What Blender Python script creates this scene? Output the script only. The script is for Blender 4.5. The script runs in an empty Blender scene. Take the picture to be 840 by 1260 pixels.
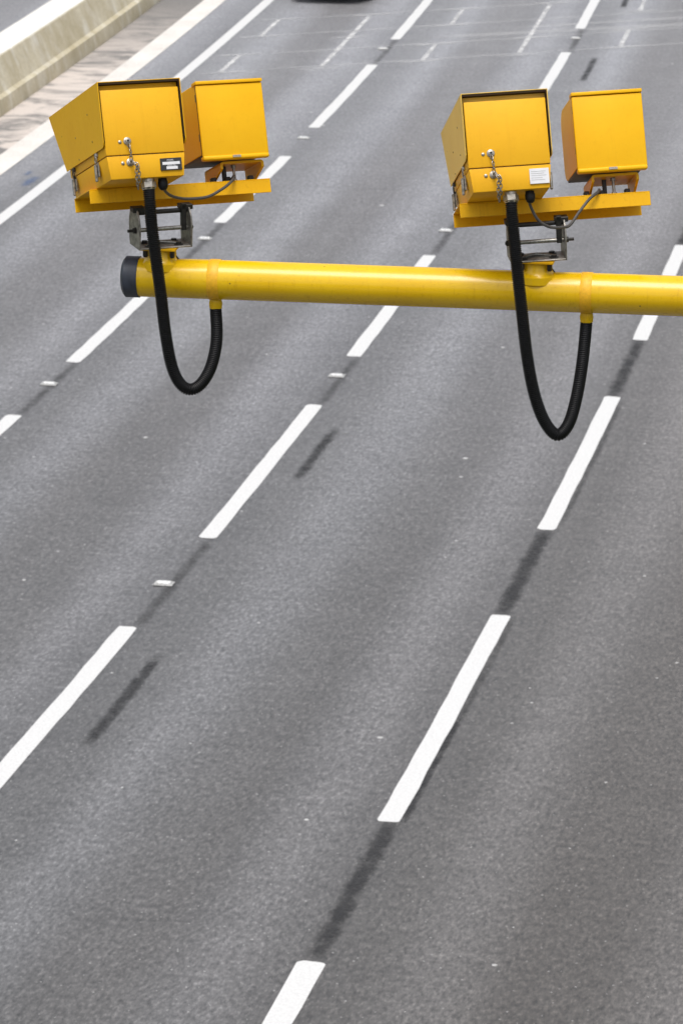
import bpy, bmesh, math, random
from mathutils import Vector, Matrix, Euler
R = math.radians
rnd = random.Random(7)
scene = bpy.context.scene
C = scene.collection

# ------------------------------------------------------------------ camera
CAM_H, PITCH, FPX = 11.837, 0.2940, 4379.2          # height, downward tilt, focal length in photo pixels (photo is 840 wide)
cam = bpy.data.objects.new('camera', bpy.data.cameras.new('camera'))
C.objects.link(cam)
cam.location = (0, 0, CAM_H)
cam.rotation_euler = (math.pi/2 - PITCH, 0, 0)
cam.data.sensor_fit = 'HORIZONTAL'
cam.data.sensor_width = 24.0
cam.data.lens = FPX/840*24.0
cam.data.clip_start, cam.data.clip_end = 0.5, 6000
cam.data.dof.use_dof = True
cam.data.dof.focus_distance = 12.25
cam.data.dof.aperture_fstop = 12.5
scene.camera = cam

# ------------------------------------------------------------------ sky, sun, exposure
SUN_EL, SUN_ROT = R(72), R(190)                     # soft sun, behind the photographer
world = bpy.data.worlds.new('World'); scene.world = world
world.use_nodes = True
wn, wl = world.node_tree.nodes, world.node_tree.links
bg = wn['Background']
sky = wn.new('ShaderNodeTexSky'); sky.sky_type = 'NISHITA'; sky.sun_disc = False
sky.sun_elevation, sky.sun_rotation = SUN_EL, SUN_ROT
sky.air_density, sky.dust_density, sky.ozone_density = 1.0, 4.0, 1.0
hs = wn.new('ShaderNodeHueSaturation'); hs.inputs['Saturation'].default_value = 0.32
wl.new(sky.outputs[0], hs.inputs['Color']); wl.new(hs.outputs[0], bg.inputs['Color'])
bg.inputs['Strength'].default_value = 0.15
sun = bpy.data.objects.new('sun', bpy.data.lights.new('sun', 'SUN'))
C.objects.link(sun)
sun.data.energy = 1.5; sun.data.angle = R(30); sun.data.color = (1.0, 0.965, 0.92)
sd = Vector((math.sin(SUN_ROT)*math.cos(SUN_EL), math.cos(SUN_ROT)*math.cos(SUN_EL), math.sin(SUN_EL)))
sun.rotation_euler = sd.to_track_quat('Z', 'Y').to_euler()
scene.view_settings.view_transform = 'Standard'
scene.view_settings.look = 'None'
scene.view_settings.exposure = 0.30
scene.view_settings.gamma = 1.0

# ------------------------------------------------------------------ survey helpers
F_ = Vector((0, math.cos(PITCH), -math.sin(PITCH))); U_ = Vector((0, math.sin(PITCH), math.cos(PITCH)))
CAMP = Vector((0, 0, CAM_H))
def ray(u, v): return F_ + Vector((1, 0, 0))*((u-420)/FPX) + U_*((630-v)/FPX)
def at(u, v, z): return CAMP + ray(u, v)*z
YAW, X0, KAP = .2619, -6.803, -.0014664             # the road is an arc of about 680 m radius
def arc(s, off, z=0.0):
    th = YAW + KAP*s
    return Vector((X0+(math.cos(YAW)-math.cos(th))/KAP + off*math.cos(th),
                   (math.sin(th)-math.sin(YAW))/KAP - off*math.sin(th), z))

# ------------------------------------------------------------------ object helpers
def tag(o, label=None, cat=None, group=None, kind=None):
    if label: o['label'] = label
    if cat: o['category'] = cat
    if group: o['group'] = group
    if kind: o['kind'] = kind
    return o
def empty(name, M, label, cat, group=None):
    o = bpy.data.objects.new(name, None); C.objects.link(o)
    o.empty_display_size = .1
    o.matrix_world = M
    return tag(o, label, cat, group)
class MB:
    def __init__(s): s.bm = bmesh.new()
    def poly(s, verts, faces):
        vs = [s.bm.verts.new(v) for v in verts]
        for f in faces:
            try: s.bm.faces.new([vs[i] for i in f])
            except ValueError: pass
        return vs
    def box(s, x0, x1, y0, y1, z0, z1, bev=0, seg=2, M=None, tp=(0, 0)):
        b = bmesh.new()
        a, c = tp
        vs = [b.verts.new(v) for v in ((x0+a, y0+c, z0), (x1-a, y0+c, z0), (x1-a, y1-c, z0), (x0+a, y1-c, z0),
                                       (x0, y0, z1), (x1, y0, z1), (x1, y1, z1), (x0, y1, z1))]
        for f in ((3, 2, 1, 0), (4, 5, 6, 7), (0, 1, 5, 4), (1, 2, 6, 5), (2, 3, 7, 6), (3, 0, 4, 7)):
            b.faces.new([vs[i] for i in f])
        if bev: bmesh.ops.bevel(b, geom=b.edges[:], offset=bev, segments=seg, affect='EDGES', profile=.5)
        s._join(b, M); return s
    def prism(s, pts, d, axis='x', at=0, bev=0, M=None, seg=1):
        """extrude an outline: axis x -> pts are (y,z); y -> (x,z); z -> (x,y)"""
        b = bmesh.new()
        def P(p, t):
            return {'x': (t, p[0], p[1]), 'y': (p[0], t, p[1]), 'z': (p[0], p[1], t)}[axis]
        lo = [b.verts.new(P(p, at)) for p in pts]; hi = [b.verts.new(P(p, at+d)) for p in pts]
        n = len(pts)
        b.faces.new(lo[::-1]); b.faces.new(hi)
        for i in range(n): b.faces.new((lo[i], lo[(i+1) % n], hi[(i+1) % n], hi[i]))
        bmesh.ops.recalc_face_normals(b, faces=b.faces[:])
        if bev: bmesh.ops.bevel(b, geom=b.edges[:], offset=bev, segments=seg, affect='EDGES', profile=.5)
        s._join(b, M); return s
    def tube(s, path, rad, n=12, caps=True, radii=None):
        path = [Vector(p) for p in path]
        b = s.bm
        T = [(path[min(i+1, len(path)-1)]-path[max(i-1, 0)]).normalized() for i in range(len(path))]
        up = Vector((0, 0, 1)) if abs(T[0].z) < .9 else Vector((1, 0, 0))
        nrm = (up - T[0]*up.dot(T[0])).normalized()
        rings = []
        for i, p in enumerate(path):
            nrm = (nrm - T[i]*nrm.dot(T[i])).normalized()
            bi = T[i].cross(nrm)
            r = radii[i] if radii else rad
            rings.append([b.verts.new(p+(nrm*math.cos(a)+bi*math.sin(a))*r) for a in (2*math.pi*k/n for k in range(n))])
        for i in range(len(rings)-1):
            for k in range(n):
                b.faces.new((rings[i][k], rings[i][(k+1) % n], rings[i+1][(k+1) % n], rings[i+1][k]))
        if caps:
            b.faces.new(rings[0][::-1]); b.faces.new(rings[-1])
        return s
    def lathe(s, prof, o, ax, n=20):
        """prof: (distance along ax, radius)"""
        o = Vector(o); ax = Vector(ax).normalized()
        return s.tube_raw([o+ax*d for d, r in prof], [r for d, r in prof], ax, n)
    def tube_raw(s, pts, rr, ax, n):
        up = Vector((0, 0, 1)) if abs(ax.z) < .9 else Vector((1, 0, 0))
        nrm = (up-ax*up.dot(ax)).normalized(); bi = ax.cross(nrm)
        rings = [[s.bm.verts.new(p+(nrm*math.cos(2*math.pi*k/n)+bi*math.sin(2*math.pi*k/n))*max(r, 1e-4)) for k in range(n)] for p, r in zip(pts, rr)]
        for i in range(len(rings)-1):
            for k in range(n):
                s.bm.faces.new((rings[i][k], rings[i][(k+1) % n], rings[i+1][(k+1) % n], rings[i+1][k]))
        s.bm.faces.new(rings[0][::-1]); s.bm.faces.new(rings[-1])
        return s
    def torus(s, c, R1, r, M3, n=12, m=6, stretch=1.0):
        c = Vector(c)
        g = []
        for i in range(n):
            a = 2*math.pi*i/n
            ring = []
            for j in range(m):
                q = 2*math.pi*j/m
                p = Vector(((R1+r*math.cos(q))*math.cos(a), (R1+r*math.cos(q))*math.sin(a)*stretch, r*math.sin(q)))
                ring.append(s.bm.verts.new(c+M3@p))
            g.append(ring)
        for i in range(n):
            for j in range(m):
                s.bm.faces.new((g[i][j], g[(i+1) % n][j], g[(i+1) % n][(j+1) % m], g[i][(j+1) % m]))
        return s
    def _join(s, b, M):
        if M: bmesh.ops.transform(b, matrix=M, verts=b.verts[:])
        me = bpy.data.meshes.new('t'); b.to_mesh(me); b.free()
        s.bm.from_mesh(me); bpy.data.meshes.remove(me)
    def build(s, name, mat, parent=None, smooth=35, uv=None):
        bmesh.ops.recalc_face_normals(s.bm, faces=s.bm.faces[:])
        me = bpy.data.meshes.new(name)
        if uv:
            lay = s.bm.loops.layers.uv.new('UVMap')
            for f in s.bm.faces:
                for l in f.loops: l[lay].uv = uv(l.vert)
        s.bm.to_mesh(me); s.bm.free()
        me.materials.append(mat)
        if smooth:
            me.polygons.foreach_set('use_smooth', [True]*len(me.polygons))
            me.set_sharp_from_angle(angle=R(smooth))
        o = bpy.data.objects.new(name, me); C.objects.link(o)
        if parent: o.parent = parent
        return o
def spline(pts, n=40):
    """Catmull-Rom through pts, evenly resampled"""
    p = [Vector(q) for q in pts]; p = [p[0]*2-p[1]]+p+[p[-1]*2-p[-2]]
    out = []
    for i in range(1, len(p)-2):
        for k in range(24):
            t = k/24
            out.append(.5*((2*p[i])+(p[i+1]-p[i-1])*t+(2*p[i-1]-5*p[i]+4*p[i+1]-p[i+2])*t*t+(3*p[i]-p[i-1]-3*p[i+1]+p[i+2])*t**3))
    out.append(p[-2])
    L = [0]
    for a, b in zip(out, out[1:]): L.append(L[-1]+(b-a).length)
    res, j = [], 0
    for k in range(n):
        d = L[-1]*k/(n-1)
        while j < len(L)-2 and L[j+1] < d: j += 1
        t = (d-L[j])/max(L[j+1]-L[j], 1e-9)
        res.append(out[j].lerp(out[j+1], t))
    return res, L[-1]

# ------------------------------------------------------------------ materials
class NT:
    def __init__(s, name):
        s.m = bpy.data.materials.new(name); s.m.use_nodes = True
        s.t = s.m.node_tree; s.b = s.t.nodes['Principled BSDF']
    def n(s, t, **k):
        nd = s.t.nodes.new('ShaderNode'+t)
        for a, v in k.items(): setattr(nd, a, v)
        return nd
    def l(s, a, b): s.t.links.new(a, b)
    def coord(s, kind='Object', scale=(1, 1, 1)):
        c = s.n('TexCoord'); m = s.n('Mapping'); m.inputs['Scale'].default_value = scale
        s.l(c.outputs[kind], m.inputs[0]); return m.outputs[0]
    def noise(s, vec, scale, detail=4, rough=.55, dist=0):
        nd = s.n('TexNoise'); nd.inputs['Scale'].default_value = scale; nd.inputs['Detail'].default_value = detail
        nd.inputs['Roughness'].default_value = rough; nd.inputs['Distortion'].default_value = dist
        s.l(vec, nd.inputs['Vector']); return nd.outputs['Fac']
    def ramp(s, fac, stops, interp='LINEAR'):
        r = s.n('ValToRGB'); r.color_ramp.interpolation = interp
        e = r.color_ramp.elements
        while len(e) < len(stops): e.new(.5)
        for el, (p, c) in zip(e, stops):
            el.position = p; el.color = c if len(c) == 4 else (*c, 1)
        s.l(fac, r.inputs[0]); return r.outputs[0]
    def mix(s, fac, a, b, mode='MIX'):
        m = s.n('Mix', data_type='RGBA', blend_type=mode)
        for sock, v in ((m.inputs[0], fac), (m.inputs[6], a), (m.inputs[7], b)):
            if hasattr(v, 'is_linked') or hasattr(v, 'links'): s.l(v, sock)
            elif isinstance(v, (int, float)): sock.default_value = v
            else: sock.default_value = (*v, 1)
        return m.outputs[2]
    def math(s, op, a, b=None, c=None):
        m = s.n('Math', operation=op)
        for sock, v in zip(m.inputs, (a, b, c)):
            if v is None: continue
            if isinstance(v, (int, float)): sock.default_value = v
            else: s.l(v, sock)
        return m.outputs[0]
    def bump(s, h, strength, dist=.002):
        b = s.n('Bump'); b.inputs['Strength'].default_value = strength; b.inputs['Distance'].default_value = dist
        s.l(h, b.inputs['Height']); s.l(b.outputs[0], s.b.inputs['Normal'])
    def set(s, **k):
        for a, v in k.items():
            sock = s.b.inputs[a.replace('_', ' ')]
            if isinstance(v, (int, float)): sock.default_value = v
            elif isinstance(v, tuple): sock.default_value = (*v, 1) if len(v) == 3 else v
            else: s.l(v, sock)
        return s
def g(v): return (v, v, v)

def yellow_paint(name, base, dirt=.5, rough=.38, chips=.0, spec=.22):
    t = NT(name); v = t.coord()
    dark = tuple(c*k for c, k in zip(base, (.66, .55, .6)))
    fade = tuple(min(1, c*k+a) for c, k, a in zip(base, (1.04, 1.07, 1.1), (0, .008, .002)))
    big = t.noise(v, 5, 4, .6); fine = t.noise(v, 55, 5, .7)
    col = t.mix(t.ramp(big, ((.38, g(0)), (.68, g(1)))), base, fade)
    col = t.mix(t.math('MULTIPLY', t.ramp(fine, ((.55, g(0)), (.78, g(1)))), dirt*.5), col, dark)
    # sparse chips down to dark primer and rusty freckles
    vo = t.n('TexVoronoi'); vo.inputs['Scale'].default_value = 17; t.l(v, vo.inputs['Vector'])
    spot = t.ramp(vo.outputs['Distance'], ((.028, g(1)), (.07, g(0))))
    pick = t.math('GREATER_THAN', t.noise(v, 9, 2), .60-chips)
    col = t.mix(t.math('MULTIPLY', t.math('MULTIPLY', spot, pick), .75), col, (.06, .03, .015))
    # rain streaks
    sv = t.coord('Object', (60, 60, 3))
    st = t.ramp(t.noise(sv, 1, 3), ((.58, g(0)), (.8, g(1))))
    col = t.mix(t.math('MULTIPLY', st, dirt*.35), col, dark)
    t.set(Base_Color=col, Roughness=t.ramp(fine, ((.3, g(rough-.02)), (.8, g(rough+.04)))), Coat_Weight=.0, Specular_IOR_Level=spec)
    t.bump(t.noise(v, 7, 2, .5), .05, .004)
    return t.m
YELLOW = (.80, .43, .010)
M_case = yellow_paint('yellow_case_paint', (.80, .412, .012), .5, .46)
M_shield = yellow_paint('yellow_shield_paint', (.78, .415, .006), .5, .40, .04)
M_shieldpale = yellow_paint('sheen_yellow_shield_paint', (.80, .51, .09), .10, .44, .02)  # paler base: the bright reflection on the right shield, painted in
M_gapshade = yellow_paint('dark_brown_gap_shade', (.030, .012, .006), .5, .8)  # painted shade for the gap under the sun shield
M_ir = yellow_paint('yellow_lamp_paint', (.82, .435, .004), .35, .40)
M_tray = yellow_paint('yellow_tray_paint', (.78, .41, .004), 1.1, .42, .05)
M_pipe = yellow_paint('yellow_pipe_paint', (.76, .46, .004), 1.1, .24, .16, .5)

def simple(name, col, rough, metal=0, var=.25, scale=40, bump=.0):
    t = NT(name); v = t.coord()
    nz = t.noise(v, scale, 4, .6)
    a = tuple(c*(1-var) for c in col); b = tuple(min(1, c*(1+var)) for c in col)
    t.set(Base_Color=t.mix(t.ramp(nz, ((.3, g(0)), (.7, g(1)))), a, b), Roughness=rough, Metallic=metal)
    if bump: t.bump(nz, bump, .001)
    return t.m
M_black = simple('black_rubber', (.007, .007, .008), .5, 0, .3)
M_black.node_tree.nodes['Principled BSDF'].inputs['Specular IOR Level'].default_value = .28
M_cable = simple('grey_cable_sheath', (.065, .06, .056), .5)
M_capm = simple('navy_end_cap', (.035, .042, .060), .5, 0, .25, 30)
M_steel = simple('weathered_steel', (.32, .31, .28), .38, .85, .45, 70)
M_galv = simple('galvanised_plate', (.29, .275, .25), .5, .6, .5, 45)
M_dark = simple('dark_steel', (.03, .028, .026), .5, .3, .4)
M_nickel = simple('nickel_gland', (.46, .42, .36), .35, .7, .3, 90)
M_chain = simple('dull_chain_steel', (.27, .24, .20), .42, .8, .5, 120)
M_rivet = simple('dull_rivet', (.26, .17, .05), .5)
M_under = simple('dark_underside_plate', (.06, .055, .05), .6)
M_lens = simple('dark_filter_glass', (.008, .006, .008), .08, 0, .1)
M_tape = simple('orange_tape', (.80, .43, .012), .5, 0, .12, 80)
M_plate = simple('black_label_plate', (.02, .02, .022), .4)
M_white = simple('white_label', (.70, .70, .72), .5, 0, .04)
M_print = simple('grey_print', (.45, .45, .46), .5, 0, .1)
M_conc = None

# road: lane offset (u) and chainage (v) come from the UV map, in metres
def road_material():
    t = NT('worn_asphalt')
    uv = t.coord('UV'); sep = t.n('SeparateXYZ'); t.l(uv, sep.inputs[0])
    off, s = sep.outputs[0], sep.outputs[1]
    obj = t.coord('Object')
    along = t.coord('UV', (1, .42, 1))              # texture drawn out along the direction of travel
    grain = t.noise(along, 30, 4, .78)
    clump = t.noise(along, 15, 4, .72)
    mid = t.noise(obj, 1.4, 4, .6)
    vs = t.coord('UV', (1.6, .07, 1)); streak = t.noise(vs, 1.0, 4, .6)
    vs2 = t.coord('UV', (.5, .035, 1)); streak2 = t.noise(vs2, 1.0, 3, .5)
    col = t.ramp(grain, ((.26, (.042, .042, .042)), (.42, (.134, .134, .136)), (.55, (.178, .178, .182)), (.78, (.335, .335, .34))))
    # clumps, broad patches
    col = t.mix(1, col, t.ramp(clump, ((.30, g(.70)), (.70, g(1.32)))), 'MULTIPLY')
    col = t.mix(1, col, t.ramp(mid, ((.3, g(.91)), (.7, g(1.09)))), 'MULTIPLY')
    # across the lane: 0 and 1 on the lane lines
    wob = t.math('ADD', off, t.math('MULTIPLY', t.math('SUBTRACT', streak2, .5), .9))
    lane = t.math('FRACT', t.math('DIVIDE', t.math('ADD', wob, 36.5), 3.65))
    band = t.ramp(lane, ((0, (.66, .655, .65)), (.12, (.74, .735, .725)), (.30, (1.08, 1.085, 1.10)), (.50, (.68, .66, .64)), (.62, (.67, .65, .63)), (.82, (1.10, 1.10, 1.115)), (.94, (.82, .82, .825)), (1, (.66, .655, .65))), 'EASE')
    col = t.mix(t.ramp(streak2, ((.3, g(.55)), (.7, g(1)))), col, t.mix(1, col, band, 'MULTIPLY'))
    col = t.mix(1, col, t.ramp(streak, ((.3, g(.91)), (.7, g(1.07)))), 'MULTIPLY')
    # distance sheen put into the colour: darker close by, paler far off
    far_sheen = t.n('MapRange', interpolation_type='SMOOTHSTEP'); far_sheen.inputs['From Min'].default_value = 26; far_sheen.inputs['From Max'].default_value = 76
    t.l(s, far_sheen.inputs['Value'])
    col = t.mix(far_sheen.outputs[0], t.mix(1, col, (.80, .795, .785), 'MULTIPLY'), t.mix(1, col, (1.50, 1.505, 1.55), 'MULTIPLY'))
    # the right-hand lane is dirtier
    rt = t.n('MapRange', interpolation_type='SMOOTHSTEP'); rt.inputs['From Min'].default_value = -2.6; rt.inputs['From Max'].default_value = 2.2
    t.l(wob, rt.inputs['Value'])
    col = t.mix(rt.outputs[0], col, t.mix(1, col, (.82, .775, .725), 'MULTIPLY'))
    # pale chips of stone and grit
    def chips(scale, size, keep, amt, col):
        vo = t.n('TexVoronoi'); vo.inputs['Scale'].default_value = scale; t.l(obj, vo.inputs['Vector'])
        rv = t.n('SeparateColor'); t.l(vo.outputs['Color'], rv.inputs[0])
        lim = t.math('MULTIPLY', rv.outputs[1], size)
        m = t.math('MULTIPLY', t.math('LESS_THAN', vo.outputs['Distance'], lim), t.math('GREATER_THAN', rv.outputs[0], keep))
        return t.mix(t.math('MULTIPLY', m, amt), col, (.75, .74, .72))
    col = chips(1.3, .055, .50, .62, col)
    col = chips(2.3, .07, .62, .5, col)
    col = chips(7, .14, .955, .55, col)
    col = chips(30, .30, .93, .35, col)
    t.set(Base_Color=col, Roughness=t.ramp(grain, ((.3, g(.36)), (.7, g(.60)))), Specular_IOR_Level=.6)
    t.bump(grain, .40, .006)
    return t.m
M_road = road_material()

def paint_material(name, col, wear):
    t = NT(name); obj = t.coord('Object')
    fine = t.noise(obj, 45, 5, .75); big = t.noise(obj, 2.2, 3, .6)
    c = t.mix(t.ramp(fine, ((.28, g(0)), (.6, g(1)))), tuple(x*.78 for x in col), col)
    w = t.math('ADD', t.math('MULTIPLY', fine, .7), t.math('MULTIPLY', big, .3))
    hole = t.ramp(w, ((wear-.03, g(0)), (wear+.03, g(1))))
    t.set(Base_Color=c, Roughness=.55, Alpha=hole)
    return t.m
M_line = paint_material('white_thermoplastic', (.66, .66, .65), .30)
M_edge = paint_material('worn_white_edge_paint', (.58, .57, .55), .40)
M_gutter = None
def soft_strip(name, col, amount, soft=.35, grain=.5):
    """a sheet whose UVs run 0..1 both ways, feathered at its edges by real wear"""
    t = NT(name); uv = t.coord('UV'); sep = t.n('SeparateXYZ'); t.l(uv, sep.inputs[0]); obj = t.coord('Object')
    def edge(x, w):
        d = t.math('MINIMUM', x, t.math('SUBTRACT', 1, x))
        m = t.n('MapRange', interpolation_type='SMOOTHSTEP'); m.inputs['From Max'].default_value = w; m.clamp = True
        t.l(d, m.inputs['Value']); return m.outputs[0]
    rag = t.math('MULTIPLY', t.math('SUBTRACT', t.noise(obj, 5, 4, .7), .5), .55)
    ux = t.math('ADD', sep.outputs[0], rag)
    ux = t.math('ADD', t.math('MULTIPLY', t.math('SUBTRACT', ux, .5), 1.12), .5)
    e = t.math('MULTIPLY', edge(ux, soft), edge(sep.outputs[1], soft*.35))
    nz = t.noise(obj, 24, 5, .75); big = t.noise(obj, 3, 3)
    n2 = t.math('ADD', t.math('MULTIPLY', nz, .45), t.math('MULTIPLY', big, .55))
    nn = t.ramp(n2, ((.5-grain*.34, g(0)), (.5+grain*.22, g(1))))
    a = t.math('MULTIPLY', t.math('MULTIPLY', e, nn), amount)
    t.set(Base_Color=t.mix(t.noise(obj, 40, 3), tuple(c*.6 for c in col), tuple(c*1.2 for c in col)), Roughness=.75, Alpha=a)
    return t.m
M_bitumen = soft_strip('scuffed_bitumen', (.028, .028, .030), .96, .42, .70)
M_faintbit = soft_strip('faint_bitumen', (.055, .055, .056), .55, .45, .8)
M_chalk = soft_strip('worn_white_marker_paint', (.74, .74, .73), 1.0, .22, .55)
M_chalkbar = soft_strip('worn_white_cross_bar', (.72, .72, .71), .7, .4, .8)
M_chalkfaint = soft_strip('faded_transverse_paint', (.66, .66, .66), .45, .45, 1.0)
M_blue = soft_strip('spilt_blue_marker', (.03, .12, .32), .55, .5, 1.0)

def concrete(name, a, b, streaks=True):
    t = NT(name); v = t.coord('Object')
    big = t.noise(v, 1.1, 5, .65); fine = t.noise(v, 18, 5, .7)
    col = t.mix(t.ramp(big, ((.35, g(0)), (.65, g(1)))), a, b)
    col = t.mix(1, col, t.ramp(fine, ((.3, g(.85)), (.7, g(1.1)))), 'MULTIPLY')
    if streaks:
        sv = t.coord('Object', (2.2, 2.2, .12)); st = t.noise(sv, 1, 5, .7)
        col = t.mix(t.ramp(st, ((.50, g(0)), (.74, g(.5)))), col, (.34, .27, .14))
        st2 = t.noise(t.coord('Object', (1.1, 1.1, .25)), 2.2, 4, .7)
        col = t.mix(t.ramp(st2, ((.52, g(0)), (.7, g(.6)))), col, (.70, .68, .62))
    t.set(Base_Color=col, Roughness=.85)
    t.bump(fine, .4, .01)
    return t.m
M_conc = concrete('stained_barrier_concrete', (.45, .39, .26), (.60, .545, .41))
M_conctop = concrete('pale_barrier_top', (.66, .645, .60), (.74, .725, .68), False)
M_gutter = concrete('pinkish_channel_concrete', (.60, .57, .53), (.70, .67, .63), False)
def verge_material():
    t = NT('dusty_margin_asphalt'); uvc = t.coord('UV'); obj = t.coord('Object')
    sep = t.n('SeparateXYZ'); t.l(uvc, sep.inputs[0])
    sv = t.coord('UV', (.75, 1.5, 1)); st = t.noise(sv, 1, 5, .65, .6)
    fine = t.noise(obj, 20, 5, .75)
    asp = t.ramp(fine, ((.25, (.12, .115, .11)), (.6, (.21, .20, .19)), (.85, (.31, .295, .28))))
    sand = t.mix(fine, (.46, .40, .355), (.64, .58, .53))
    m = t.ramp(st, ((.38, g(0)), (.54, g(1))))
    fadem = t.n('MapRange'); fadem.inputs['From Min'].default_value = 77; fadem.inputs['From Max'].default_value = 68
    t.l(sep.outputs[1], fadem.inputs['Value'])
    t.set(Base_Color=t.mix(t.math('MULTIPLY', m, fadem.outputs[0]), asp, sand), Roughness=.9)
    t.bump(fine, .5, .006)
    return t.m
M_verge = verge_material()
def grass_material():
    t = NT('rough_grass'); v = t.coord('Object')
    t.set(Base_Color=t.mix(t.noise(v, 3, 6, .7), (.035, .06, .015), (.10, .12, .04)), Roughness=.95)
    return t.m
M_grass = grass_material()

# ------------------------------------------------------------------ the setting
b = MB(); b.poly([(-2500, -2500, -.06), (2500, -2500, -.06), (2500, 2500, -.06), (-2500, 2500, -.06)], [(0, 1, 2, 3)])
tag(b.build('ground', M_grass, smooth=0), kind='structure')

def strip(o0, o1, s0, s1, z, ds=2.0, uvmode='metres', z1=None):
    """sheet following the road's arc; returns an MB with its uv function"""
    b = MB(); n = max(1, int(math.ceil((s1-s0)/ds)))
    uvs = {}
    prev = None
    for i in range(n+1):
        s = s0+(s1-s0)*i/n
        a = b.bm.verts.new(arc(s, o0, z)); c = b.bm.verts.new(arc(s, o1, z if z1 is None else z1))
        if uvmode == 'metres': uvs[a], uvs[c] = (o0, s), (o1, s)
        else: uvs[a], uvs[c] = (0, i/n), (1, i/n)
        if prev: b.bm.faces.new((prev[0], prev[1], c, a))
        prev = (a, c)
    return b, (lambda v: uvs[v])
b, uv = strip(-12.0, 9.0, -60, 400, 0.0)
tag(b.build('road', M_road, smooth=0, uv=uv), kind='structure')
b, uv = strip(-13.3, -11.9, -60, 400, 0.004)
tag(b.build('road_margin', M_verge, smooth=0, uv=uv), kind='structure')
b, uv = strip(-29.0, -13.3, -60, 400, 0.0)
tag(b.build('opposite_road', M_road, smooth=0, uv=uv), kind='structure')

# concrete barrier, in lengths; only its near lengths are in the picture
b = MB()
prof = [(-13.05, 0), (-13.05, .08), (-13.09, .29), (-13.17, .335), (-13.39, .88), (-13.41, .90), (-14.06, .90), (-14.08, .88), (-14.30, .335), (-14.38, .29), (-14.42, .08), (-14.42, 0)]
rings = []
for i in range(0, 116):
    s = -60+i*4.0
    rings.append([b.bm.verts.new(arc(s, o, z)) for o, z in prof])
for r0, r1 in zip(rings, rings[1:]):
    for k in range(len(prof)-1): b.bm.faces.new((r0[k], r0[k+1], r1[k+1], r1[k]))
b.bm.faces.new(rings[0]); b.bm.faces.new(rings[-1][::-1])
bar = b.build('concrete_barrier', M_conc, smooth=20)
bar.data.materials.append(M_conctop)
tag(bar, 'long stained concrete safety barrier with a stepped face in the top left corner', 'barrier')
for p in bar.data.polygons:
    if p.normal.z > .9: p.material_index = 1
def lump_edge(o0, o1, s0, s1, z, ds, jit, name, mat):
    return None

b, uv = strip(-12.13, -11.66, -60, 400, 0.008)
tag(b.build('drainage_channel', M_gutter, smooth=0, uv=uv), kind='structure')
b, uv = strip(-10.84, -10.62, -60, 400, 0.004)
tag(b.build('edge_line', M_line, smooth=0, uv=uv), kind='structure')
b, uv = strip(3.55, 3.80, -60, 400, 0.004)
tag(b.build('edge_line', M_line, smooth=0, uv=uv), kind='structure')

# the overbridge that the picture is taken from, behind and below the lens
def overbridge():
    e = empty('overbridge', Matrix.Translation((0, 0, 0)), 'concrete road bridge crossing behind the viewpoint', 'bridge')
    b = MB(); b.box(-40, 40, -13, -.9, 8.6, 10.2, .05, 1); b.build('deck', M_conc, e)
    for y in (-12.9, -1.2):
        b = MB(); b.box(-40, 40, y, y+.25, 10.19, 11.35, .02, 1); b.build('parapet', M_conc, e)
    for x in (-20.5, 9.5):
        b = MB(); b.box(x-.6, x+.6, -11, -3, -.1, 8.61, .05, 1); b.build('pier', M_conc, e)
overbridge()

# ------------------------------------------------------------------ lane dashes
def rounded_quad(s0, s1, o, w, z, name, mat, jag=.011):
    b = MB(); pts = []
    h = w/2; r = .045
    seg = [(s0, -h+r), (s0+r*.3, -h+r*.3), (s0+r, -h)]
    n = 14
    left = [(s0+r+(s1-s0-2*r)*k/n, -h) for k in range(n+1)]
    right = [(s, h) for s, _ in left[::-1]]
    ring = [(s0, -h+r), (s0+r*.3, -h+r*.3)]+left+[(s1-r*.3, -h+r*.3), (s1, -h+r), (s1, h-r), (s1-r*.3, h-r*.3)]+right+[(s0+r*.3, h-r*.3), (s0, h-r)]
    top = [b.bm.verts.new(arc(s+rnd.uniform(-1, 1)*jag, o+q+rnd.uniform(-1, 1)*jag*.6, z)) for s, q in ring]
    b.bm.faces.new(top)
    return b.build(name, mat, smooth=0)
LN = {'R': 0.0, 'M': -3.67, 'L': -7.28}
GD = 'broken white lane lines on the motorway'
def dash(line, s0, s1, label, w=.205, d=0):
    o = rounded_quad(s0, s1, LN[line]+d, w, .004, 'lane_dash', M_line)
    return tag(o, label, 'road marking', GD)
dash('R', 21.4, 27.32, 'white lane dash cut off by the bottom edge, nearest of all dashes', .232, .025)
dash('R', 30.42, 36.36, 'long white lane dash with a dark strip at its lower end, far below both hoses')
dash('R', 39.47, 45.40, 'white lane dash just below and right of the right black hose loop')
dash('R', 48.43, 54.5, 'white lane dash crossing behind the yellow pipe at the right edge of the photo')
dash('M', 29.3, 35.19, 'white lane dash running off the left edge, lower half of the photo', .205, -.05)
dash('M', 38.38, 44.26, 'white lane dash in the open road between the two hose loops, below the pipe')
dash('M', 46.80, 53.10, 'white lane dash crossing behind the middle of the yellow pipe, between the two camera pairs')
dash('M', 56.0, 62.0, 'white lane dash hidden mostly behind the right camera housing and its tray')
dash('M', 66.1, 71.92, 'white lane dash emerging above the top right corner of the right camera housing')
dash('M', 74.93, 81.0, 'white lane dash touching the top edge of the photo above the right camera pair')
dash('L', 37.2, 43.01, 'white lane dash showing only a short stub at the left edge')
dash('L', 45.77, 51.8, 'white lane dash meeting the dark end cap of the yellow pipe from below')
dash('L', 54.81, 60.34, 'white lane dash right of the left tray, below and right of the left lamp housing')
dash('L', 63.03, 69.85, 'white lane dash in the upper middle, running up from beside the left lamp housing')
dash('L', 72.97, 78.6, 'white lane dash touching the top edge of the photo right of the dark car')

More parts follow.
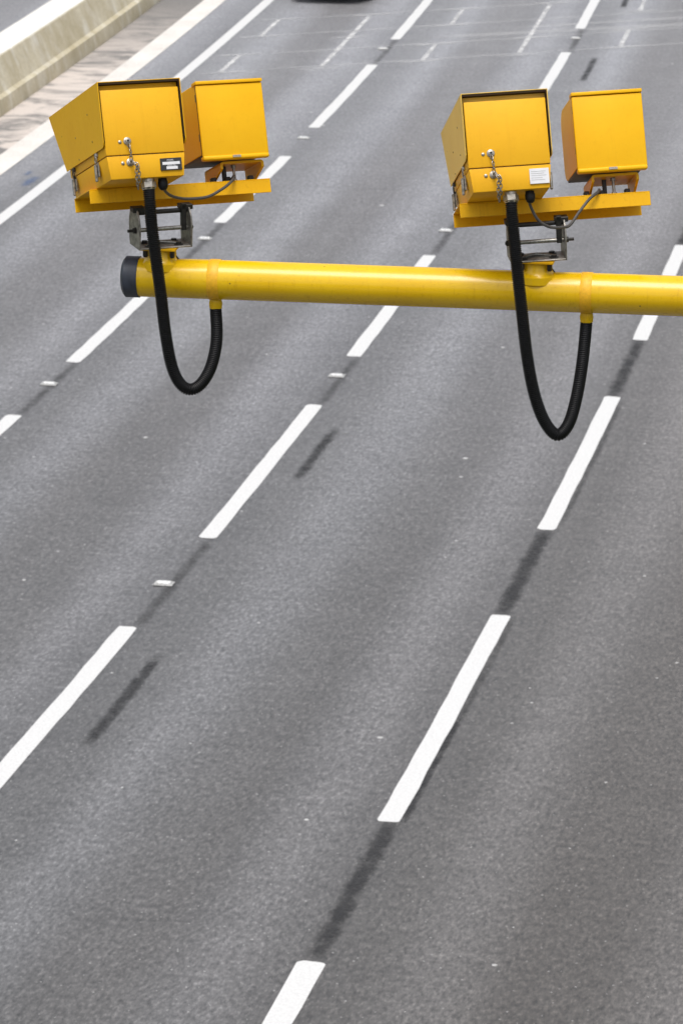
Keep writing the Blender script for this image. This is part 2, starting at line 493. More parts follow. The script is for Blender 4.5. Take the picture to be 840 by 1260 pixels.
# reflecting studs in the gaps
def stud(line_o, s, label):
    M = Matrix.Translation(arc(s, line_o, .004)) @ Matrix.Rotation(-(YAW+KAP*s), 4, 'Z')
    e = empty('road_stud', M, label, 'road stud', 'reflecting studs in the gaps of the lane lines')
    b = MB(); b.box(-.105, .105, -.075, .075, 0, .012, .006, 2); b.build('casting', M_studc, e)
    b = MB(); b.box(-.075, .075, -.05, .05, .0125, .026, .012, 3); b.build('reflector', M_studr, e)
M_studc = simple('white_stud_casting', (.42, .42, .41), .5, 0, .35, 60)
M_studr = simple('white_stud_reflector', (.68, .68, .67), .45, 0, .35, 40)
stud(-3.72, 36.65, 'pale road stud well below the pipe at left, nearest of the studs')
stud(-3.68, 45.73, 'pale road stud between two dashes just below the middle of the yellow pipe')
stud(-3.70, 54.85, 'pale road stud beside the left end of the right yellow tray')
stud(-3.64, 73.65, 'pale road stud in the dash gap above the right camera pair, near the top edge')
stud(-7.27, 44.58, 'pale road stud left below the dash that meets the dark end cap')
stud(-7.25, 53.60, 'pale road stud right of the left steel bracket and above the pipe')
stud(-7.28, 62.00, 'pale road stud right of the left lamp housing, at half its height')
stud(-7.35, 71.73, 'pale road stud in the dash gap at the top middle, nearest the dark car')

# dark strips where old studs and lines were burnt off
def patch(s0, s1, o, w, mat, name='tar_strip', z=.0055, o1=None):
    b, uv = strip(o-w/2, o+w/2, s0, s1, z, .4, 'unit')
    ob = b.build(name, mat, smooth=0, uv=uv)
    return tag(ob, kind='structure')
for s0, s1, o in ((27.2, 30.6, .03), (36.2, 39.6, .0), (45.2, 48.6, .0), (54.3, 57.2, .0)):
    patch(s0, s1, o, .27, M_bitumen, z=.0025)
patch(30.3, 33.4, .125, .13, M_bitumen, z=.002)
patch(33.0, 36.5, .14, .13, M_faintbit, z=.0022)
patch(39.4, 45.5, .14, .12, M_faintbit, z=.002)
for s0, s1, o in ((35.0, 38.5, -3.62), (44.1, 46.9, -3.6), (53.0, 56.1, -3.62), (71.8, 75, -3.6)):
    patch(s0, s1, o, .22, M_faintbit, z=.0025)
for s0, s1, o in ((42.9, 45.9, -7.22), (51.7, 55, -7.22), (69.7, 73.1, -7.25)):
    patch(s0, s1, o, .2, M_faintbit, z=.0025)
patch(31.6, 34.5, -3.17, .21, M_bitumen)
patch(40.8, 43.3, -3.19, .21, M_bitumen)
patch(68.5, 71.5, -3.04, .21, M_bitumen)
patch(77.8, 80.4, -3.0, .21, M_bitumen)
patch(57.0, 57.9, -11.05, .30, M_blue, 'paint_splash', .006)
patch(57.9, 58.3, -11.25, .18, M_blue, 'paint_splash', .006)

# survey marks for the cameras: thin painted strokes with short cross bars, and faint transverse lines
def stroke(b, uvs, p0, p1, w, z):
    d = Vector((p1[0]-p0[0], p1[1]-p0[1])); n = Vector((-d.y, d.x)).normalized()*(w/2)
    q = [(p0[0]-n.x, p0[1]-n.y), (p0[0]+n.x, p0[1]+n.y), (p1[0]+n.x, p1[1]+n.y), (p1[0]-n.x, p1[1]-n.y)]
    vs = [b.bm.verts.new(arc(t[1], t[0], z)) for t in q]
    for v, u in zip(vs, ((0, 0), (1, 0), (1, 1), (0, 1))): uvs[v] = u
    b.bm.faces.new(vs)
GM = 'survey marks painted across the far road'
def survey_mark(o, s0, s1, label, mids=()):
    b = MB(); uvs = {}
    stroke(b, uvs, (o, s0), (o, s1), .13, .0065)
    nf = len(b.bm.faces)
    for k, sm in enumerate((s0, s1)+tuple(mids)):
        stroke(b, uvs, (o-.42, sm-.24), (o+.42, sm+.24), .16, .0085)
    ob = b.build('survey_mark', M_chalk, smooth=0, uv=lambda v: uvs[v])
    ob.data.materials.append(M_chalkbar)
    for p in ob.data.polygons:
        if p.index >= nf: p.material_index = 1
    tag(ob, label, 'road marking', GM)
survey_mark(-10.06, 68.45, 70.6, 'short white survey mark right above the left lamp housing')
survey_mark(-10.06, 72.9, 75.2, 'short white survey mark beside the solid edge line, below left of the dark car')
survey_mark(-8.23, 69.2, 76.1, 'long white survey mark left of the upper middle lane dash', (73.1,))
survey_mark(-6.38, 70.4, 72.5, 'short white survey mark just right of the stud at the top middle')
survey_mark(-6.38, 75.0, 77.25, 'short white survey mark near the top edge, in the middle lane')
survey_mark(-4.59, 71.4, 78.4, 'long white survey mark above the right camera housing, in the middle lane', (73.6,))
survey_mark(-2.65, 72.7, 75.0, 'short white survey mark right above the right lamp housing')
survey_mark(-2.60, 77.5, 79.2, 'short white survey mark cut off by the top edge at the far right')
def cross_line(s_at0, o0, o1, w, k=.57):
    b = MB(); uvs = {}
    stroke(b, uvs, (o0, s_at0+k*(o0+10.06)), (o1, s_at0+k*(o1+10.06)), w, .0025)
    tag(b.build('faded_cross_line', M_chalkfaint, smooth=0, uv=lambda v: uvs[v]), kind='structure')
cross_line(68.5, -10.3, 1.5, .22); cross_line(70.55, -10.3, 1.5, .22)
cross_line(72.95, -10.3, 1.5, .25); cross_line(75.2, -10.3, 0, .22)
cross_line(71.6, -7, 3, .7, .50); cross_line(72.1, -5.5, 3, .45, .55)

# ------------------------------------------------------------------ the dark car at the top edge
def car():
    s = 77.45; o = -9.40
    M = Matrix.Translation(arc(s, o, .004)) @ Matrix.Rotation(-(YAW+KAP*s), 4, 'Z')
    e = empty('car', M, 'dark blue car cut off by the top edge, only its front underside showing', 'car')
    paint = NT('dark_blue_car_paint'); v = paint.coord()
    paint.set(Base_Color=paint.mix(paint.noise(v, 300, 2), (.010, .012, .024), (.018, .02, .036)), Roughness=.3, Metallic=.3, Coat_Weight=.8)
    pm = paint.m
    b = MB()   # lower body: lofted cross-sections along the length (front at y=0)
    sec = [(.0, .50, .26, .50), (.05, .66, .20, .62), (.22, .80, .18, .72), (.9, .87, .18, .86), (1.6, .885, .18, .95), (3.2, .885, .18, .98), (4.0, .84, .22, .98), (4.25, .74, .30, .90), (4.32, .6, .4, .75)]
    rings = []
    for y, hw, z0, z1 in sec:
        ring = []
        for k in range(16):
            a = 2*math.pi*k/16; c, q = math.cos(a), math.sin(a)
            ring.append(b.bm.verts.new((hw*math.copysign(abs(c)**.45, c), y, (z0+z1)/2+(z1-z0)/2*math.copysign(abs(q)**.55, q))))
        rings.append(ring)
    for r0, r1 in zip(rings, rings[1:]):
        for k in range(16): b.bm.faces.new((r0[k], r0[(k+1) % 16], r1[(k+1) % 16], r1[k]))
    b.bm.faces.new(rings[0]); b.bm.faces.new(rings[-1][::-1])
    b.build('body', pm, e, 60)
    b = MB(); b.prism([(1.15, .9), (1.95, 1.40), (2.4, 1.47), (3.2, 1.44), (4.05, .95)], 1.44, 'x', -.72, .05, seg=2)
    cab = b.build('cabin', pm, e, 50)
    b = MB(); b.poly([(-.62, 1.20, .955), (.62, 1.20, .955), (.56, 1.90, 1.385), (-.56, 1.90, 1.385)], [(0, 1, 2, 3)])
    ws = b.build('windscreen', M_lens, e, 0); ws.location = (0, -.03, .02)
    for sx in (-1, 1):
        b = MB(); b.prism([(1.75, .98), (2.15, 1.36), (3.1, 1.36), (3.6, 1.0)], .01, 'x', sx*.722-.005); b.build('side_window', M_lens, e, 0)
        for y in (.85, 3.45):
            b = MB(); b.lathe([(0, .22), (.01, .31), (.19, .31), (.2, .22)], (sx*.70-.1+sx*.10, y, .315), (1, 0, 0), 24)
            w = b.build('wheel', M_black, e)
            b = MB(); b.lathe([(0, .2), (.015, .17), (.02, .05)], (sx*.70+sx*.20, y, .315), (sx, 0, 0), 20); b.build('rim', M_steel, w)
        b = MB(); b.box(sx*.62-.14, sx*.62+.14, .06, .2, .58, .70, .03, 2); b.build('headlight', M_white, e)
        b = MB(); b.box(sx*.93-.07, sx*.93+.07, 1.45, 1.55, .92, 1.04, .03, 2); b.build('wing_mirror', pm, e)
    b = MB(); b.box(-.42, .42, -.015, .03, .34, .46, .01, 1); b.build('grille', M_black, e)
car()

# ------------------------------------------------------------------ the yellow mast arm
PIPE0 = Vector((-.34198, 12.17996, 8.99814)); PAX = Vector((.98798, -.15459, 0)).normalized(); PR = .0698
PIPE_PERP = Vector((-PAX.y, PAX.x, 0))
def pipe_at(u):
    """point of the pipe's axis under photo column u"""
    r = ray(u, 350); n = Vector((r.y, -r.x, 0))
    t = (CAMP-PIPE0).dot(n)/PAX.dot(n)
    # refine for the view's slight tilt
    for _ in range(20):
        p = PIPE0+PAX*t; d = p-CAMP; z = d.dot(F_); uu = 420+FPX*d.x/z
        t += (u-uu)*z/FPX/PAX.x
    return PIPE0+PAX*t, (PIPE0+PAX*t-CAMP).dot(F_)
pE, _ = pipe_at(172)
MP = Matrix(((PAX.x, PIPE_PERP.x, 0, pE.x), (PAX.y, PIPE_PERP.y, 0, pE.y), (0, 0, 1, pE.z), (0, 0, 0, 1)))
arm = empty('camera_gantry', MP, 'long horizontal yellow steel pipe arm carrying both camera pairs across the photo', 'gantry arm')
def pl(u): return (pipe_at(u)[0]-pE).dot(PAX)      # distance along the arm
b = MB(); b.lathe([(0, PR), (7.0, PR)], (0, 0, 0), (1, 0, 0), 48); b.build('arm_pipe', M_pipe, arm)
c0 = pl(152)
b = MB(); b.lathe([(c0, PR*.8), (c0+.004, PR*.92), (c0+.012, PR+.0035), (.001, PR+.0035), (.0012, PR*.6)], (0, 0, 0), (1, 0, 0), 40); b.build('end_cap', M_capm, arm)
b = MB(); b.lathe([(-9.0, .16), (.5, .14)], (7.05, 0, 0), (0, 0, 1), 32); b.build('mast', M_pipe, arm)
b = MB(); b.box(6.75, 7.35, -.3, .3, -8.998, -8.93, .01); b.build('base_plate', M_galv, arm)
STUBS = {}
for u, nm in ((199, 'A'), (660, 'B')):
    x = pl(u)
    b = MB(); b.lathe([(.035, .072), (.060, .070), (.068, .060), (.078, .054), (.108, .052)], (x, 0, 0), (0, 0, 1), 28); stb = b.build('stub_post', M_pipe, arm)
    b = MB(); b.box(x-.062, x+.062, -.062, .062, .108, .116, .002); b.build('flange', M_tray, stb)
    for sx in (-1, 1):
        b = MB(); b.lathe([(.082, .006), (.086, .009), (.1075, .009)], (x+sx*.048, -.045, 0), (0, 0, 1), 6); b.build('flange_bolt', M_dark, stb)
    b = MB()
    # weld rib at the root
    b.prism([(.048, .055), (.072, .058), (.054, .082)], .006, 'y', -.003, .001, M=Matrix.Translation((x, 0, 0)))
    b.build('weld_gusset', M_dark, stb)
    STUBS[nm] = x
COLL = {}
for u, nm in ((265, 'A'), (722, 'B')):
    x = pl(u)
    b = MB(); b.lathe([(-.0195, PR+.0012), (-.018, PR+.0022), (.018, PR+.0022), (.0195, PR+.0012)], (x, 0, 0), (1, 0, 0), 48); b.build('tape_band', M_tape, arm)
    b = MB(); b.lathe([(-.105, .019), (-.102, .0225), (-.085, .024), (-.072, .021), (-.066, .026), (-.055, .034)], (x, 0, 0), (0, 0, 1), 24); b.build('outlet_collar', M_pipe, arm)
    COLL[nm] = x
def arm_world(x, y, z): return MP @ Vector((x, y, z))

# ------------------------------------------------------------------ camera pairs
W, HU, HL, TP = .2785, .2331, .0811, .009
Y0, BL = -.3146, .50
HW, HR = .2960, .0245
ZT = HL+HU
TL, TN, TF, TD = -.158, .661, .050, .2157
IX, IZ, IW, IH, IY, ID = .2528, .0819, .2436, .2689, -.15, .34
def frame(o, rz, rx, ry):
    return Matrix.Translation(o) @ Matrix.Rotation(R(rz), 4, 'Z') @ Matrix.Rotation(R(rx), 4, 'X') @ Matrix.Rotation(R(ry), 4, 'Y')
FR = {'A': frame((-.761, 12.309, 9.289), 19.28, -19.74, .29), 'B': frame((.554, 12.106, 9.281), 4.09, -21.43, -3.03)}
YAWU = {'A': (19.28, 0), 'B': (4.09, -3.0)}
def local_on_plane(u, v, M, y):
    """point of the unit's plane local y = const under a photo pixel"""
    Mi = M.inverted(); o = Mi @ CAMP; d = (Mi.to_3x3() @ ray(u, v))
    t = (y-o.y)/d.y
    return o+d*t

def screw(b, x, y, z, r, h=.004):
    b.lathe([(0, r), (h*.6, r), (h, r*.7)], (x, y, z), (0, -1, 0), 12)

def text_mesh(body, size, M, mat, name, parent):
    cu = bpy.data.curves.new(name, 'FONT'); cu.body = body; cu.size = size; cu.align_x = 'CENTER'; cu.align_y = 'CENTER'; cu.extrude = .0002
    ob = bpy.data.objects.new(name, cu)
    C.objects.link(ob)
    me = bpy.data.meshes.new_from_object(ob.evaluated_get(bpy.context.evaluated_depsgraph_get()))
    bpy.data.objects.remove(ob); bpy.data.curves.remove(cu)
    me.materials.clear(); me.materials.append(mat)
    me.transform(M)
    o = bpy.data.objects.new(name, me); C.objects.link(o); o.parent = parent
    return o

def speed_camera(k, label):
    M = FR[k]
    e = empty('speed_camera', M, label, 'camera', 'yellow average speed cameras on the gantry arm')
    b = MB(); b.box(-W/2, W/2, Y0, Y0+BL, .001, HL, .0025, 2, tp=(TP, .004)); case = b.build('lower_case', M_case, e)
    # lid: a pan that overlaps the case by a couple of millimetres
    b = MB(); b.box(-W/2-.0015, W/2-.0005, Y0-.003, Y0+BL+.003, HL+.0025, ZT-.0045, .003, 2); lid = b.build('lid', M_case, e)
    b = MB(); b.box(-W/2+.004, W/2-.004, Y0+.004, Y0+BL-.004, HL-.004, HL+.006); b.build('seal', M_dark, e)
    # front window (faces the traffic)
    b = MB(); b.box(-.10, .10, Y0+BL+.003, Y0+BL+.009, HL+.03, ZT-.03, .002); b.build('front_window', M_lens, e)
    # sun shield: folded sheet, sides cut back at the bottom front
    zt = ZT+HR; th = .003; yr = Y0-.008; zb = .112
    side = [(yr, zt), (yr, zb+.018), (yr+.006, zb+.006), (yr+.018, zb), (yr+.53, zb), (yr+.71, zt)]
    b = MB(); b.box(-HW/2, HW/2, yr, yr+.71, zt-th, zt, .0012, 1)
    b.prism(side, th, 'x', -HW/2, .0008); b.prism(side, th, 'x', HW/2-th, .0008)
    # inner rear frame lip and spacers between shield and lid
    b.box(-HW/2+th, HW/2-th, yr+.03, yr+.04, ZT-.001, zt-th, 0)
    sh = b.build('sun_shield', M_shield if k == 'A' else M_shieldpale, e)
    b = MB(); b.box(-HW/2+th+.0003, HW/2-th-.0003, yr+.0006, yr+.70, zt-th-.007, zt-th-.0003)  # dark sheets added as the shade between shield and lid
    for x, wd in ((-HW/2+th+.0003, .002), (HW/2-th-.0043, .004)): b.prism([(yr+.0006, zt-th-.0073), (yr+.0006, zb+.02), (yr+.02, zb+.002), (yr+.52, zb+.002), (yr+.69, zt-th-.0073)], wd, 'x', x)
    b.build('shield_gap_shade', M_gapshade, sh)
    b = MB()
    for y, z in ((.14, .165), (.36, .215), (.34, .135), (.17, .265)):
        for sx in (-1, 1):
            pass
    for y, z in ((.14, .165), (.36, .215), (.34, .135), (.17, .265)):
        for sx in (-1, 1):
            b = MB(); b.lathe([(0, .0034), (.001, .0034), (.002, .002)], (sx*HW/2, yr+y, z-.01), (sx, 0, 0), 10); b.build('rivet', M_rivet, sh)
    # over-centre latches
    for sx in (-1, 1):
        for y in (.105, .425):
            x = sx*(W/2+.001); yy = Y0+y
            b = MB()
            b.box(min(x, x+sx*.006), max(x, x+sx*.006), yy-.006, yy+.034, .028, .070, .0015, 1)
            b.box(min(x+sx*.006, x+sx*.016), max(x+sx*.006, x+sx*.016), yy+.002, yy+.014, .012, .072, .003, 1)
            la = b.build('latch', M_steel, e)
            b = MB()
            M3 = Matrix.Rotation(math.pi/2, 3, 'Y')
            b.torus((x+sx*.008, yy+.008, .088), .011, .0022, M3, 14, 6, 1.0)
            b.box(min(x, x+sx*.010), max(x, x+sx*.010), yy-.002, yy+.018, .098, .110, .0015, 1)
            b.box(min(x, x+sx*.009), max(x, x+sx*.009), yy+.005, yy+.011, .066, .080, 0)
            b.build('hook', M_dark if y > .3 else M_galv, la)
    # lock bosses on the rear face with small screws, and the chain
    yf = Y0-.003
    ux, uz, lx, lz = -.062, HL+.049, -.058, HL-.024
    for (x, z, yy) in ((ux, uz, yf), (lx, lz, yf+.004)):
        b = MB(); b.lathe([(0, .0135), (.003, .0135), (.005, .011), (.0055, .0085), (.012, .008), (.013, .005)], (x, yy, z), (0, -1, 0), 20)
        lb = b.build('lock_boss', M_nickel, e)
        b = MB(); b.lathe([(0, .004), (.0012, .004)], (x, yy-.013, z), (0, -1, 0), 10); b.build('keyhole', M_dark, lb)
        b = MB(); b.lathe([(0, .0065), (.002, .006), (.004, .003)], (x-.026, yy, z-.002), (0, -1, 0), 12); b.build('screw', M_nickel, e)
    # chain: upper boss -> lower boss, then hanging free under gravity
    Mi = M.to_3x3().inverted(); dn = Mi @ Vector((0, 0, -1))
    p0 = Vector((ux, yf-.010, uz-.010)); p1 = Vector((lx, yf-.012, lz+.006))
    path = [p0, (p0+p1)/2+Vector((.002, -.006, 0)), p1]
    p2 = p1+Vector((.012, -.012, -.02)); p3 = p2+dn*.05+Vector((0, -.01, 0)); p4 = p3+dn*.035+Vector((.004, 0, 0)); 
    path2 = [p1+Vector((0, -.004, -.012)), p2, p3, p4]
    path3 = [p1+Vector((.004, -.006, -.014)), p2+Vector((.006, -.004, 0)), p3+Vector((.007, -.004, -.004)), p4+Vector((.002, -.003, .016))]
    b = MB(); kk = 0
    for pth in (path, path2, path3):
        pp, L = spline(pth, 60)
        n = max(2, int(L/.0105)); pp, L = spline(pth, n+1)
        for i in range(n):
            c = (pp[i]+pp[i+1])/2; t = (pp[i+1]-pp[i]).normalized()
            q = t.to_track_quat('Y', 'Z').to_matrix() @ Matrix.Rotation((math.pi/2 if (i+kk) % 2 else 0)+.35, 3, 'Y')
            b.torus(c, .0052, .0016, q, 10, 5, 1.6)
        kk += 1
    b.build('chain', M_chain, e)
    # underside gasket plate
    return e
camA = speed_camera('A', 'yellow box camera with a black serial plate, on the left tray above the pipe end')
camB = speed_camera('B', 'yellow box camera with a plain white sticker, on the right tray')
# A: black maker's plate with two white fields
zc = HL/2+.002; yl = Y0-.001
tilt = Matrix.Rotation(math.pi/2, 4, 'X')
b = MB(); b.box(.048, .124, yl-.0022, yl+.006, zc-.021, zc+.021, .0006, 1); plA = b.build('serial_plate', M_plate, camA)
b = MB(); b.box(.055, .117, yl-.0030, yl-.0018, zc-.002, zc+.008); b.build('blank_field', M_white, plA)
b = MB(); b.box(.068, .108, yl-.0030, yl-.0018, zc-.018, zc-.008); b.build('blank_field', M_white, plA)
text_mesh('MODEL', .0075, Matrix.Translation((.084, yl-.0027, zc+.0135)) @ tilt, M_white, 'plate_text', plA)
text_mesh('SERIAL No', .0070, Matrix.Translation((.087, yl-.0027, zc-.0050)) @ tilt, M_white, 'plate_text', plA)
b = MB(); b.box(.064, .130, yl-.0020, yl+.006, zc-.026, zc+.026, .0005, 1); stB = b.build('white_sticker', M_white, camB)
b = MB()
for i, (z, w) in enumerate(((.016, .05), (.009, .044), (.002, .052), (-.006, .038), (-.013, .046))):
    b.box(.069, .069+w, yl-.0026, yl-.0018, zc+z-.0009, zc+z+.0009)
b.build('sticker_print', M_print, stB)

def lamp(k, label):
    M = FR[k]
    e = empty('infrared_lamp', M, label, 'lamp housing', 'infrared lamp housings beside the cameras')
    r = .010
    # body: slightly narrower shell behind the rear pan, rounded front edges
    prof = []
    y1 = IY+ID; z1 = IZ+IH; z0 = IZ
    def arcp(cy, cz, rad, a0, a1, n=6): return [(cy+rad*math.cos(R(a0+(a1-a0)*i/n)), cz+rad*math.sin(R(a0+(a1-a0)*i/n))) for i in range(n+1)]
    prof = [(IY+.016, z0+.012), (IY+.016, z1-.006)] + arcp(y1-.07, z1-.075, .07, 90, 10) + arcp(y1-.05, z0+.062, .05, 0, -90)
    b = MB(); b.prism(prof, IW-.008, 'x', IX+.004, .002, seg=1); b.build('shell', M_ir, e, 40)
    # rear pan with rounded top and bottom lips
    b = MB(); b.box(IX, IX+IW, IY, IY+.010, IZ-.001, IZ+IH-.014, .0045, 3)
    pan = b.build('rear_door', M_ir, e)
    b = MB(); b.box(IX-.001, IX+IW+.001, IY-.005, IY+.05, z1-.012, z1, .0022, 2); b.build('roof_lip', M_ir, e)
    b = MB(); b.box(IX+.0005, IX+IW-.0005, IY-.004, IY+.03, IZ-.012, IZ+.004, .0055, 3); b.build('bottom_lip', M_ir, e)
    # dark slot between pan and shell
    b = MB(); b.box(IX+.001, IX+IW-.001, IY+.0095, IY+.0165, IZ+.006, z1-.014); b.build('seal', M_dark, e)
    b = MB(); b.box(IX+.006, IX+IW-.006, IY+.022, y1-.05, z0+.0045, z0+.013); b.build('underside', M_under, e)
    b = MB(); b.box(IX+.02, IX+IW-.02, y1-.002, y1+.004, z0+.05, z1-.07, .001); b.build('front_window', M_lens, e)
    b = MB(); b.box(IX+IW*.5-.014, IX+IW*.5+.016, IY-.0075, IY-.002, IZ-.007, IZ+.002, .001, 1)
    b.build('catch', M_nickel, e)
    for z in (.06, .20):
        b = MB(); b.box(IX+.0015, IX+.0042, IY+.02, IY+.03, IZ+z, IZ+z+.025); b.build('hinge', M_rivet, e)
    return e
lamp('A', 'yellow lamp housing tucked close to the left camera, on the left tray')
lamp('B', 'yellow lamp housing standing clear of the right camera, nearest the right edge of the photo')

def mount(k, label):
    """pivot bracket, tray and the strap under the lamp: one rigid assembly"""
    M = FR[k]
    yw, rl = YAWU[k]
    bp = arm_world(STUBS[k], 0, .116)
    MB0 = Matrix.Translation(bp) @ Matrix.Rotation(R(yw), 4, 'Z') @ Matrix.Rotation(R(rl), 4, 'Y')
    e = empty('camera_mount', MB0, label, 'mounting bracket', 'steel mounts on the gantry arm')
    Mi = MB0.inverted() @ M                           # tray frame in the mount's frame
    t = .004
    b = MB()
    b.box(TL, TL+TN, -TD/2, TD/2, -t, 0, .0012, 1)
    b.box(TL, TL+TN, -TD/2, -TD/2+t, -TF, -t+.0004, .0012, 1)
    b.box(TL, TL+TN, TD/2-t, TD/2, -TF, -t+.0004, .0012, 1)
    tr = b.build('tray', M_tray, e); tr.matrix_local = Mi
    # strap
    xa, xb = (IX+.074, IX+.234) if k == 'A' else (IX+.052, IX+.217)
    zt = IZ-.0125; ya, yb = -TD/2+.002, .098; th = .009
    b = MB()
    b.box(xa+.012, xb-.012, ya, yb, zt-th, zt, .001, 1)
    for sx, x in ((1, xa), (-1, xb)):
        # rounded shoulder as two short facets, then the trapezoid leg
        q = [(x+sx*.012, zt), (x+sx*.005, zt-.002), (x+sx*.001, zt-.007), (x, zt-.013), (x+sx*th, zt-.013), (x+sx*(th+.001), zt-.009), (x+sx*.012, zt-th)]
        b.prism(q, yb-ya, 'y', ya, 0)
        leg = [(ya, zt-.012), (yb, zt-.012), (yb, .001), (ya+.140, .001), (ya, zt-.026)]
        b.prism(leg, th, 'x', min(x, x+sx*th), .0006)
    st = b.build('strap', M_ir, e); st.matrix_local = Mi
    b = MB(); xm = IX+IW*.5+.01
    b.lathe([(.001, .0095), (.009, .0095), (.0095, .0055), (zt-th-.012, .0055), (zt-th-.0115, .0095), (zt-th-.001, .0095)], (xm, -.07, 0), (0, 0, 1), 6)
    bo = b.build('bolt', M_galv, e); bo.matrix_local = Mi
    b = MB(); b.box(xm-.034, xm-.020, -.045, -.030, .001, zt-th-.0005, .001, 1)
    po = b.build('post', M_dark, e); po.matrix_local = Mi
    for x in (xa-.022, xa+.03, xb-.045):
        b = MB(); b.box(x, x+.018, -.055, -.03, .001, .022, .002, 1)
        po = b.build('clamp_block', M_dark, e); po.matrix_local = Mi
    # U bracket: base, two ears
    hw = .097; d0, d1 = -.058, .062
    b = MB(); b.box(-hw, hw, d0, d1, 0, .006, .002, 1)
    base = b.build('bracket_base', M_galv, e)
    b = MB()
    for x in (-.052, .055):
        for y in (-.03, .03):
            b = MB(); b.lathe([(0, .017), (.002, .017), (.0025, .010), (.009, .010)], (x, y, .006), (0, 0, 1), 8); b.build('base_bolt', M_dark, base)
    b = MB(); b.tube([(-.06, -.035, .010), (-.03, 0, .012), (.0, .012, .012), (.04, -.01, .011), (.06, -.035, .010)], .006, 8)
    b.build('slotted_washer', M_steel, base)
    ear = [(d0, 0), (d1, 0), (d1+.004, .018)]
    for i in range(13):
        a = R(-5+(185*i/12)); ear.append((.003+.068*math.cos(a), .070+.076*math.sin(a)))
    ear.append((d0, .02))
    for sx in (-1, 1):
        x = sx*hw
        b = MB(); b.prism(ear, .006, 'x', x-(.006 if sx > 0 else 0), .0012); eo = b.build('ear', M_galv, e, 25)
        b = MB(); b.lathe([(0, .012), (.002, .012), (.0025, .010), (.011, .010), (.0115, .0055), (.030 if sx*(-1 if k == 'A' else 1) > 0 else .014, .0055)], (x, -.02, .064), (sx, 0, 0), 10); b.build('bolt', M_dark, eo)
    b = MB(); b.lathe([(-hw+.006, .0075), (hw-.006, .0075)], (0, -.02, .064), (1, 0, 0), 14); b.build('cross_rod', M_steel, e)
    b = MB(); b.lathe([(-hw+.006, .0085), (hw-.006, .0085)], (0, -.012, .124), (1, 0, 0), 14); b.build('pivot_rod', M_dark, e)
    # lugs that hang from the tray onto the pivot rod
    b = MB()
    q = Mi @ Vector((0, 0, 0))
    for x0 in (-hw-.012, hw-.034):
        b = MB(); b.box(x0, x0+.046, -.030, .012, .128, .146, .002, 1); b.build('pivot_lug', M_dark, e)
    b = MB(); b.box(hw-.030, hw-.012, -.030, -.010, .055, .150, .001, 1); b.build('locking_arm', M_dark, e)
    return e
mount('A', 'yellow tray on a grey steel bracket near the dark end cap of the pipe')
mount('B', 'yellow tray on a grey steel bracket above the deeper right hose loop')

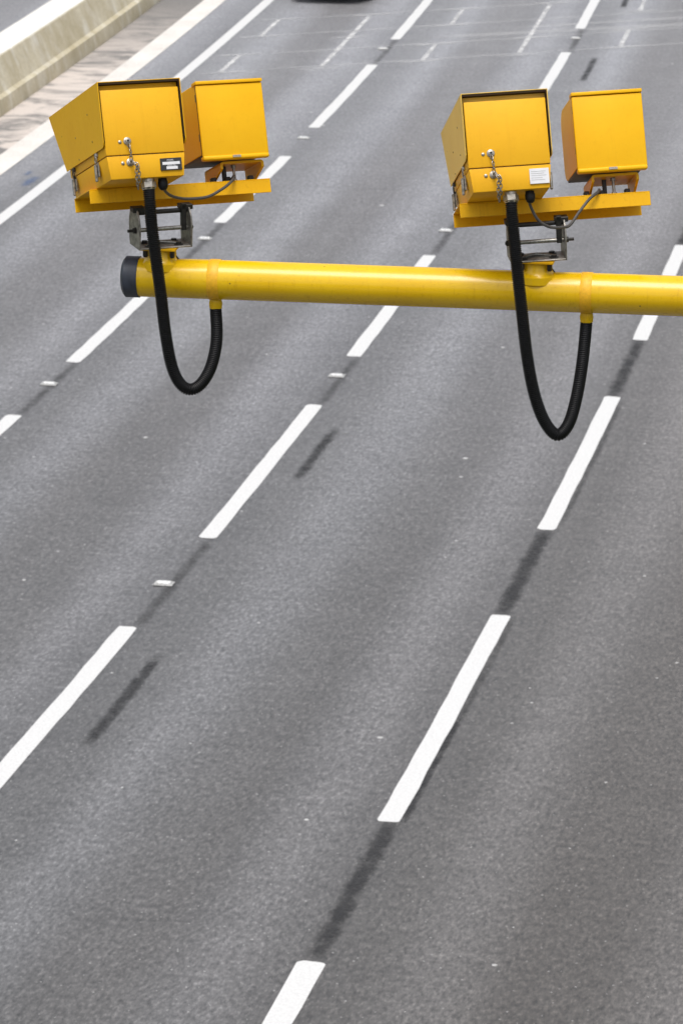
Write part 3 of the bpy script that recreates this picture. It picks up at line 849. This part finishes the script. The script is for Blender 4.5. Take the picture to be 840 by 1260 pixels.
# ------------------------------------------------------------------ hoses and cables
def hose(k, px, label):
    M = FR[k]
    gl = M @ Vector((.010 if k == 'A' else .0, Y0+.040, 0)); ax = (M.to_3x3() @ Vector((0, 0, -1))).normalized()
    e = empty('black_hose', Matrix.Translation(gl), label, 'hose', 'corrugated hoses under the cameras')
    Ei = Matrix.Translation(-gl)
    end = arm_world(COLL[k], 0, -.100)
    z0 = (gl-CAMP).dot(F_); z1 = (end-CAMP).dot(F_)
    cum = [0]
    for a, b_ in zip(px, px[1:]): cum.append(cum[-1]+math.hypot(b_[0]-a[0], b_[1]-a[1]))
    pts = [gl+ax*.030]
    for (u, v), c in zip(px[1:-1], cum[1:-1]):
        f = c/cum[-1]
        pts.append(at(u, v, z0+.0+(z1-z0)*max(0, (f-.05)/.95)))
    pts.append(end+Vector((0, 0, -.004)))
    pts.append(end+Vector((0, 0, .01)))
    pitch = .0068
    _, L = spline(pts, 50)
    n = int(L/pitch)*6
    path, L = spline(pts, n)
    rr = []
    for i in range(n):
        ph = (i % 6)/6
        rr.append(.0196+.0019*(1 if ph < .5 else -1))
    path = [p-gl for p in path]
    b = MB(); b.tube(path, .02, 18, True, rr); b.build('corrugated_tube', M_black, e, 25)
    axl = ax
    b = MB(); b.lathe([(.000, .0215), (.009, .0215)], (0, 0, 0), axl, 24)
    b.lathe([(.0092, .022), (.0105, .0265), (.029, .0265), (.031, .0235), (.036, .0215)], (0, 0, 0), axl, 6)
    b.build('gland_nut', M_nickel, e, 25)
    return e
hose('A', [(183, 231), (184.5, 250), (186.5, 276), (192.2, 320), (198.2, 364.4), (203.5, 409), (211, 449), (221, 471), (233.5, 479), (246.5, 473), (258, 455), (264.8, 431), (266.7, 409), (266, 383)],
     'black corrugated hose hanging in a loop from the left camera to the pipe')
hose('B', [(628, 245), (629.5, 262), (632, 289.5), (636.8, 337), (642, 385), (648.2, 438), (657, 484), (669.5, 518), (685, 535), (699, 522), (709, 489), (716.5, 444), (720.4, 399.6)],
     'black corrugated hose hanging in a longer, deeper loop from the right camera to the pipe')
def cable(k, gx, px, label):
    M = FR[k]
    g0 = Vector((gx, Y0+.045, 0))
    e = empty('lamp_cable', M, label, 'cable', 'thin cables from camera to lamp')
    b = MB(); b.lathe([(0, .015), (.006, .0155), (.012, .0175), (.026, .017), (.036, .013), (.040, .008)], g0, (0, 0, -1), 16); b.build('cable_gland', M_black, e)
    pts = [g0+Vector((0, 0, -.034))]
    n = len(px)
    for i, (u, v) in enumerate(px):
        f = (i+1)/n
        y = (Y0+.045)*(1-f)+(-TD/2-.012)*f
        pts.append(local_on_plane(u, v, M, y))
    pts.append(pts[-1]+Vector((.010, .025, .012)))
    pts.append(pts[-1]+Vector((.004, .05, -.006)))
    path, L = spline(pts, 60)
    b = MB(); b.tube(path, .0052, 10); b.build('sheath', M_cable, e)
cable('A', .063, [(206, 237.5), (214.5, 242), (231.5, 244.3), (255, 241.8), (272, 233), (282, 225.5), (287.5, 219)], 'thin grey cable sagging in front of the left tray')
cable('B', .066, [(652, 252), (661.5, 270), (675.7, 278.8), (692, 279.3), (701, 276.5), (712, 261), (724.5, 245), (735, 236.2)], 'thin grey cable sagging below the right tray in a deep curve')

# ------------------------------------------------------------------ render settings
scene.render.engine = 'CYCLES'
scene.cycles.max_bounces = 8
scene.cycles.transparent_max_bounces = 16
scene.cycles.use_denoising = True
